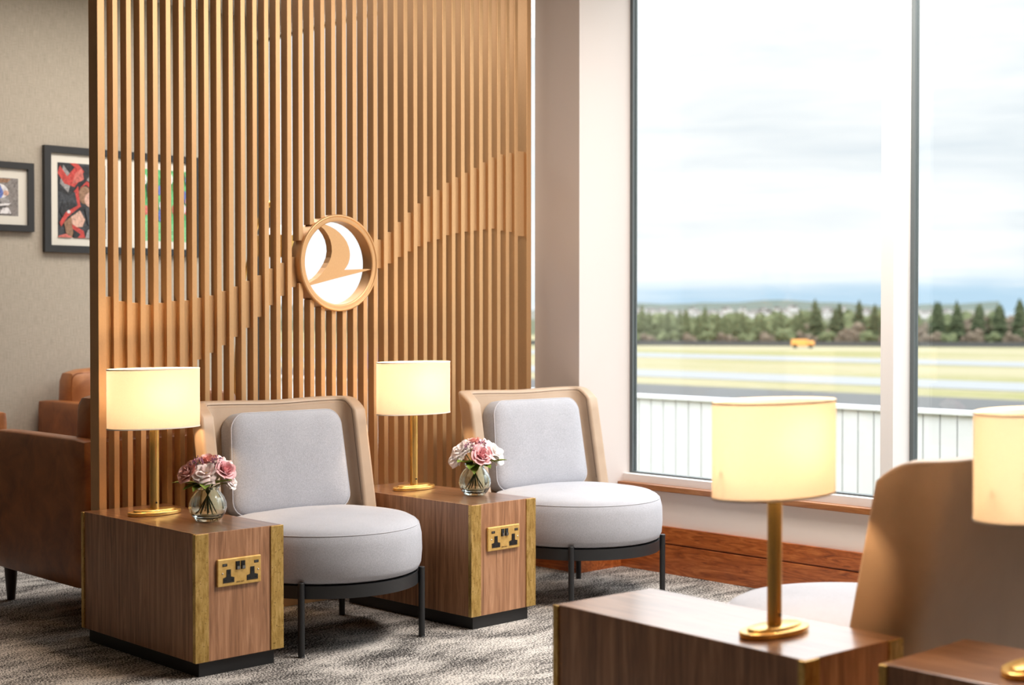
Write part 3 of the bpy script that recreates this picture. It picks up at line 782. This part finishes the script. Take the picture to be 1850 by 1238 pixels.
flower('peony', 'cream and blush peony at the front middle of the left bouquet', 'flower', VA, (.004, .170, .045), 1.0, M['rose_cream'], 2, True, leaves=((.12, 1, .085, .028, .26, .3, .121), (-.35, .95, .07, .022, .1, .3, .120)), grp=G1)
flower('rose', 'pale pink rose on the right of the left bouquet', 'flower', VA, (.064, .174, .02), 1.05, M['rose_pink'], 3, leaves=((1, .75, .10, .024, .32, .1, .121),), grp=G1)
flower('rose', 'salmon pink rose crowning the left bouquet', 'flower', VA, (.002, .202, -.005), 1.05, M['rose_salmon'], 4, grp=G1)
flower('rose', 'blush rose at the upper left back of the left bouquet', 'flower', VA, (-.042, .190, -.03), 1.0, M['rose_salmon'], 5, grp=G1)
flower('peony', 'cream blossom at the upper right back of the left bouquet', 'flower', VA, (.05, .190, -.03), 1.0, M['rose_cream'], 6, True, grp=G1)
flower('peony', 'small cream blossom hanging low at the right of the left bouquet', 'flower', VA, (.088, .132, .005), .55, M['rose_white'], 7, True, grp=G1)
sprig('mauve berry sprig above the dusty rose in the left bouquet', VA, (-.03, .196, .03), 8, G1)
sprig('mauve berry sprig at the top right of the left bouquet', VA, (.036, .2, .02), 9, G1)
flower('rose', 'pink rose at the front of the right bouquet', 'flower', VB, (.03, .158, .05), 1.2, M['rose_pink'], 11, leaves=((.55, .85, .095, .026, .06, .15, .119), (.0, 1, .06, .024, -.05, .5, .119)), grp=G2)
flower('peony', 'white blossom at the upper left of the right bouquet', 'flower', VB, (-.05, .180, .012), 1.0, M['rose_white'], 12, True, leaves=((-.55, .9, .10, .03, .30, .15, .119),), grp=G2)
flower('peony', 'blush white blossom low on the left of the right bouquet', 'flower', VB, (-.074, .148, .02), .9, M['rose_white'], 13, True, leaves=((-.2, 1, .075, .026, .22, .4, .119),), grp=G2)
flower('peony', 'creamy white blossom on the right of the right bouquet', 'flower', VB, (.078, .163, .012), 1.1, M['rose_white'], 14, True, leaves=((1, .5, .12, .027, .2, .02, .118),), grp=G2)
flower('rose', 'salmon pink rose crowning the right bouquet', 'flower', VB, (-.005, .198, -.02), 1.1, M['rose_salmon'], 15, grp=G2)
flower('peony', 'pale blossom at the back right of the right bouquet', 'flower', VB, (.055, .184, -.03), 1.0, M['rose_cream'], 16, True, grp=G2)
sprig('mauve berry sprig left of centre in the right bouquet', VB, (-.018, .182, .04), 17, G2)
sprig('mauve berry sprig right of centre on top of the right bouquet', VB, (.028, .192, .02), 18, G2)

# ---------------------------------------------------------------- the airfield outside
GZ = -3.6
def ground(name, x0, x1, y0, y1, z0, z1, mat): return struct(name, B(x0, x1, y0, y1, z0, z1), mat)
m, nt, b = newmat('airfield_grass')
n1 = noise(nt, objcoord(nt, (.05, .006, 1)), 2.2, 4, .6); n2 = noise(nt, objcoord(nt, (1, 1, 1)), .9, 3, .6)
f = math2(nt, 'ADD', math2(nt, 'MULTIPLY', n1, .8), math2(nt, 'MULTIPLY', n2, .2))
lk(nt, ramp(nt, f, [(.38, (.165, .16, .075)), (.5, (.215, .195, .125)), (.62, (.24, .215, .15))]), b.inputs['Base Color']); b.inputs['Roughness'].default_value = 1
b.inputs['Specular IOR Level'].default_value = 0
M['grass'] = m
M['far_land'] = plain('far_land', (.09, .095, .065), 1, 0, 0)
M['tarmac'] = plain('pale_tarmac', (.18, .185, .19), .9, 0, .1)
M['dark_road'] = plain('dark_road', (.075, .075, .075), .9, 0, .1)
M['fence_white'] = plain('fence_white', (.60, .61, .615), .6)
M['fence_gap'] = plain('fence_rail', (.46, .475, .48), .6)
ground('ground_airfield', -300, 250, -700, 700, GZ - 1, GZ, M['grass'])
ground('ground_far', 250, 3400, -1800, 3800, GZ - 1.2, GZ - .1, M['far_land'])
ground('ground_north', -2000, 250, 700, 3800, GZ - 1.2, GZ - .1, M['far_land'])
ground('road_runway', 126, 139, -690, 690, GZ, GZ + .05, M['tarmac'])
ground('road_taxiway', 85.5, 96, -690, 690, GZ, GZ + .05, M['tarmac'])
ground('road_perimeter', 64, 76, -690, 690, GZ, GZ + .05, M['dark_road'])
fe = thing('slatted_fence', 'long white slatted terrace fence outside the windows', 'fence', (9.0, 5, GZ))
ztop = .497 - GZ
bm = bmesh.new()
y = -12.0
while y < 12: box(bm, -.0, .03, y, y + .121, 0, ztop - .03); y += .13
obj('slat_panel', bm, M['fence_white'], fe)
obj('top_rail', B(-.03, .06, -12, 12, ztop - .03, ztop), M['fence_white'], fe)
obj('backing', B(.032, .05, -12, 12, 0, ztop - .03), M['fence_gap'], fe)
# hill with houses
bm = bmesh.new(); rows = []
RH = random.Random(5)
az0, az1 = 28, 80
def hillz(az, t):
    s = math.sin(az * .37) * .18 + math.sin(az * .9 + 1) * .10 + math.sin(az * 2.3) * .04
    k = .92 + s - .018 * (az - 38)
    return GZ - .2 + 30 * max(.25, k) * max(0, t) ** 1.7
for i in range(105):
    az = az0 + (az1 - az0) * i / 104; row = []
    for j in range(15):
        t = j / 14; d = 1650 + 1350 * t
        row.append(bm.verts.new((d * math.cos(math.radians(az)), d * math.sin(math.radians(az)), hillz(az, t) + RH.uniform(-.4, .6) * t)))
    rows.append(row)
for a, b_ in zip(rows, rows[1:]):
    for j in range(14): bm.faces.new((a[j], b_[j], b_[j + 1], a[j + 1]))
m, nt, b = newmat('hillside'); n1 = noise(nt, objcoord(nt, (1, 1, 3)), .012, 5, .6)
lk(nt, ramp(nt, n1, [(.35, (.035, .05, .035)), (.5, (.08, .075, .06)), (.65, (.12, .11, .075))]), b.inputs['Base Color'])
hz = nd(nt, 'ShaderNodeSeparateXYZ'); lk(nt, objcoord(nt, (1, 1, 1)), hz.inputs[0])
wf = ramp(nt, math2(nt, 'ADD', math2(nt, 'MULTIPLY', hz.outputs['Z'], .04), math2(nt, 'MULTIPLY', n1, .5)), [(.62, (0, 0, 0)), (.72, (1, 1, 1))])
lk(nt, mixc(nt, wf, nt.nodes['Color Ramp'].outputs[0], (.03, .045, .032)), b.inputs['Base Color']); b.inputs['Roughness'].default_value = 1
struct('hill_ridge', bm, m, smooth=True)
HW = plain('house_wall', (.50, .48, .46), .9); HR = plain('house_roof', (.10, .085, .08), .9)
def house():
    h = thing('house', 'tiny pale house on the far hillside beyond the trees', 'house', group='houses on the far hill')
    obj('walls', B(-6, 6, -4.5, 4.5, -3, 4.2), HW, h)
    bm = bmesh.new(); prism(bm, [(-6.5, 4.2), (6.5, 4.2), (0, 7.2)], -5, 5); obj('roof', bm, HR, h)
    return h
h0 = house()
for i in range(46):
    h = h0 if i == 0 else copy_tree(h0)
    az = 29.2 + 12.6 * (i + RH.uniform(.0, .5)) / 46; d = 1900 + 75 * ((i * 3) % 7)
    t = (d - 1650) / 1350
    h.location = (d * math.cos(math.radians(az)), d * math.sin(math.radians(az)), hillz(az, t) + 1.0); h.rotation_euler.z = RH.uniform(0, 3)
    s = RH.uniform(.7, 1.25); h.scale = (s, s, s)
# trees
def foliage_mat(name, a, b_):
    m, nt, b = newmat(name); n1 = noise(nt, objcoord(nt, (1, 1, 1), 30), 1.6, 3, .6)
    lk(nt, ramp(nt, n1, [(.35, a), (.65, b_)]), b.inputs['Base Color']); b.inputs['Roughness'].default_value = 1; b.inputs['Specular IOR Level'].default_value = .1
    return m
M['con'] = foliage_mat('conifer_needles', (.03, .042, .022), (.075, .085, .045))
M['con2'] = foliage_mat('pale_conifer_needles', (.065, .078, .04), (.115, .125, .065))
M['bus'] = foliage_mat('bare_brush', (.085, .066, .05), (.14, .11, .08))
M['bark'] = plain('bark', (.09, .06, .045), .9)
def conifer(seed, mat, lab):
    rg = random.Random(seed); t = thing('conifer', lab, 'tree', group='conifers beyond the airfield')
    bm = bmesh.new(); H = 6.0
    for L in range(13):
        f = L / 13; z = .4 + f * (H - .7); r = (1.75 * (1 - f) ** .75 + .15) * rg.uniform(.85, 1.15); n = 16
        ring = []
        for k in range(n):
            a = 2 * PI * k / n + L; rr = r * rg.uniform(.65, 1.1) * (1 if k % 2 else .72)
            ring.append(bm.verts.new((rr * math.cos(a), rr * math.sin(a), z - .25 * rr * rg.uniform(.3, 1))))
        top = bm.verts.new((0, 0, z + .75)); 
        for k in range(n): bm.faces.new((ring[k], ring[(k + 1) % n], top))
    obj('foliage', bm, mat, t)
    bm = bmesh.new(); cyl(bm, .14, -.1, H * .8, 8, r1=.04); obj('trunk', bm, M['bark'], t)
    return t
def bush(seed, mat, lab):
    rg = random.Random(seed); t = thing('shrub', lab, 'shrub', group='brush below the conifers')
    bm = bmesh.new()
    for k in range(9):
        m4 = Matrix.Translation((rg.uniform(-1.4, 1.4), rg.uniform(-1, 1), rg.uniform(.5, 1.8)))
        bmesh.ops.create_icosphere(bm, subdivisions=2, radius=rg.uniform(.5, 1), matrix=m4)
    for v in bm.verts: v.co += Vector((rg.uniform(-.2, .2), rg.uniform(-.2, .2), rg.uniform(-.2, .2)))
    for v in bm.verts: v.co.z = max(-.05, v.co.z)
    obj('foliage', bm, mat, t); bm = bmesh.new(); cyl(bm, .1, -.1, 1.2, 6); obj('stem', bm, M['bark'], t)
    return t
cons = [conifer(21, M['con'], 'dark conifer in the tree belt beyond the airfield'), conifer(22, M['con2'], 'paler green conifer in the tree belt beyond the airfield'), conifer(23, M['con'], 'dark conifer in the tree belt beyond the airfield')]
bus = [bush(31, M['bus'], 'bare brown shrub along the foot of the tree belt'), bush(32, M['con2'], 'green shrub along the foot of the tree belt')]
used = set()
RT = random.Random(11)
def place(o, x, y, s, z=GZ):
    if o.name in used: o = copy_tree(o)
    used.add(o.name); o.location = (x, y, z); o.rotation_euler.z = RT.uniform(0, 6); o.scale = (s, s, s * RT.uniform(.9, 1.1))
# belt: from (177,152) to (203,110) in plan
def belt(t): return Vector((177 + 27 * t, 152 - 43 * t))
tt = -.36; kk = 0
while tt < 2.0:
    p = belt(tt); kk += 1
    dark = (.40 < tt < .53) or (.60 < tt < .67) or (.74 < tt < 1.06)
    if dark: place(cons[(kk % 2) * 2], p.x + (5 if kk % 2 else 9), p.y, RT.uniform(.98, 1.2))
    elif tt < .40: place(cons[1], p.x + (5 if kk % 2 else 9), p.y, RT.uniform(.85, 1.02))
    else: place(bus[0], p.x + (5 if kk % 2 else 9.5), p.y, RT.uniform(1.15, 1.55))
    if kk % 2 == 0: place(bus[(kk // 2) % 2 if tt < 1.06 else 0], p.x + RT.uniform(.5, 1.5), p.y + .6, RT.uniform(.75, 1.05))
    if kk % 2 == 0: place(bus[1 if tt < .45 or kk % 4 else 0], p.x + 17, p.y + 11, RT.uniform(1.8, 2.15))
    tt += .030 if tt < 1.1 else .052
hg = thing('boundary_fence', 'low dark fence along the foot of the far tree belt', 'fence', (0, 0, GZ))
bm = bmesh.new(); a = belt(-.6) + Vector((-2, 0)); c = belt(2.1) + Vector((-2, 0)); d = (c - a).normalized(); nn = Vector((-d.y, d.x)) * .05
for z0, z1 in ((.0, .75),):
    vs = [bm.verts.new((q.x + s * nn.x, q.y + s * nn.y, z)) for z in (z0, z1) for q, s in ((a, 1), (c, 1), (c, -1), (a, -1))]
    for q in ((0, 1, 5, 4), (1, 2, 6, 5), (2, 3, 7, 6), (3, 0, 4, 7), (4, 5, 6, 7)): bm.faces.new([vs[k] for k in q])
obj('mesh_panel', bm, M['dark_road'], hg)
tk = thing('utility_truck', 'small orange truck parked at the far edge of the airfield', 'truck', (176, 124, GZ), math.radians(-60))
OR = plain('orange_paint', (.75, .33, .07), .5)
bm = bmesh.new(); box(bm, -1.6, .7, -.55, .55, .35, 1.25, bev=.05); obj('cargo_box', bm, OR, tk)
bm = bmesh.new(); box(bm, .75, 1.6, -.5, .5, .35, 1.05, bev=.12); obj('cab', bm, OR, tk)
for x in (-1.1, 1.15):
    for yy in (-.5, .5):
        bm = bmesh.new(); loft(bm, [[(px, -.09, pz) for px, pz, _ in circ(.3, 0, 16)], [(px, .09, pz) for px, pz, _ in circ(.3, 0, 16)]]); obj('wheel', bm, M['black_plastic'], tk, loc=(x, yy, .3))
ct = thing('storage_container', 'blue storage container on the airfield seen between the slats', 'container', (79, 95, GZ), math.radians(-35))
BL = plain('container_blue', (.14, .22, .55), .6)
bm = bmesh.new(); box(bm, -4.2, 4.2, -1, 1, .25, 1.7); obj('body', bm, BL, ct)
bm = bmesh.new(); box(bm, -4.1, -3.7, -.9, .9, 0, .25); box(bm, 3.7, 4.1, -.9, .9, 0, .25); obj('feet', bm, M['dark_road'], ct)

# ---------------------------------------------------------------- sky and light
w = bpy.data.worlds.new('overcast_sky'); SC.world = w; w.use_nodes = True; nt = w.node_tree; nt.nodes.clear()
out = nd(nt, 'ShaderNodeOutputWorld'); bg = nd(nt, 'ShaderNodeBackground'); tc = nd(nt, 'ShaderNodeTexCoord')
sep = nd(nt, 'ShaderNodeSeparateXYZ'); lk(nt, tc.outputs['Generated'], sep.inputs[0])
zc = sep.outputs['Z']
mp = nd(nt, 'ShaderNodeMapping'); mp.inputs['Scale'].default_value = (1, 1, 4.2); mp.inputs['Location'].default_value = (.35, .2, .1); lk(nt, tc.outputs['Generated'], mp.inputs[0])
c1 = noise(nt, mp.outputs[0], 3.4, 6, .55, .3)
mp2 = nd(nt, 'ShaderNodeMapping'); mp2.inputs['Scale'].default_value = (1, 1, 14); lk(nt, tc.outputs['Generated'], mp2.inputs[0])
c2 = noise(nt, mp2.outputs[0], 4.5, 4, .55, .2)
cm = math2(nt, 'ADD', math2(nt, 'MULTIPLY', c1, .7), math2(nt, 'MULTIPLY', c2, .3))
cloud = ramp(nt, cm, [(.36, (.66, .72, .78)), (.46, (.78, .815, .85)), (.56, (.92, .925, .935))])
mp3 = nd(nt, 'ShaderNodeMapping'); mp3.inputs['Scale'].default_value = (1, 1, 16); lk(nt, tc.outputs['Generated'], mp3.inputs[0])
zn = math2(nt, 'ADD', zc, math2(nt, 'MULTIPLY', math2(nt, 'SUBTRACT', noise(nt, mp3.outputs[0], 7, 4, .6, .3), .5), .03))
low = ramp(nt, zn, [(0.0, (.66, .78, .88)), (.009, (.45, .63, .79)), (.018, (.54, .70, .84)), (.03, (.82, .90, .96))])
lowf = ramp(nt, zn, [(.014, (1, 1, 1)), (.034, (0, 0, 0))])
azf = ramp(nt, sep.outputs['Y'], [(.64, (1, 1, 1)), (.74, (0, 0, 0))])
skyc = mixc(nt, math2(nt, 'MULTIPLY', lowf, azf), cloud, low)
lift = ramp(nt, zc, [(.19, (1, 1, 1)), (.42, (0, 0, 0))])
inv = math2(nt, 'SUBTRACT', 1.0, lift)
stren = math2(nt, 'ADD', 1.0, math2(nt, 'MULTIPLY', inv, 4.2))
lk(nt, skyc, bg.inputs['Color']); lk(nt, stren, bg.inputs['Strength']); lk(nt, bg.outputs[0], out.inputs[0])

def area(name, loc, rot, sx_, sy_, e, c=(1, 1, 1), portal=False):
    l = bpy.data.lights.new(name, 'AREA'); l.shape = 'RECTANGLE'; l.size = sx_; l.size_y = sy_; l.energy = e; l.color = c
    if portal: l.cycles.is_portal = True
    o = bpy.data.objects.new(name, l); COL.objects.link(o); o.location = loc; o.rotation_euler = rot; return o
# daylight portals at the two glazed stretches
area('window_portal', (5.11, 3.05, 1.62), (0, PI / 2, 0), 2.4, 2.86, 1, portal=True)
area('window_portal', (5.11, 6.13, 1.62), (0, PI / 2, 0), 2.4, 2.7, 1, portal=True)
# unseen area lights under the ceiling, added to brighten the room
for (x, y, e) in ((3.75, 2.5, 54), (4.35, 2.5, 54), (4.2, 6.3, 20), (3.3, 6.3, 16)):
    area('ceiling_fill', (x, y, CEIL - .005), (0, 0, 0), .9, .9, e, (1, .92, .84))

# ---------------------------------------------------------------- camera and view
cam = bpy.data.cameras.new('camera'); cam.sensor_width = 36; cam.sensor_fit = 'HORIZONTAL'; cam.lens = 2646 / 1850 * 36
cam.clip_start = .05; cam.clip_end = 6000
cam.dof.use_dof = True; cam.dof.focus_distance = 5.2; cam.dof.aperture_fstop = 2.9
co = bpy.data.objects.new('camera', cam); COL.objects.link(co)
co.location = (0, 0, 1.14); co.rotation_euler = (math.radians(90) - math.atan(49 / 2646), 0, math.radians(46.4 - 90))
SC.camera = co
SC.view_settings.view_transform = 'Standard'; SC.view_settings.look = 'None'; SC.view_settings.gamma = 1
SC.view_settings.use_curve_mapping = False; SC.view_settings.exposure = 0.35
SC.cycles.use_denoising = True
SC.cycles.max_bounces = 10; SC.cycles.diffuse_bounces = 5; SC.cycles.glossy_bounces = 4; SC.cycles.transmission_bounces = 8; SC.cycles.transparent_max_bounces = 12
SC.cycles.caustics_reflective = False; SC.cycles.caustics_refractive = False
SC.cycles.sample_clamp_indirect = 6
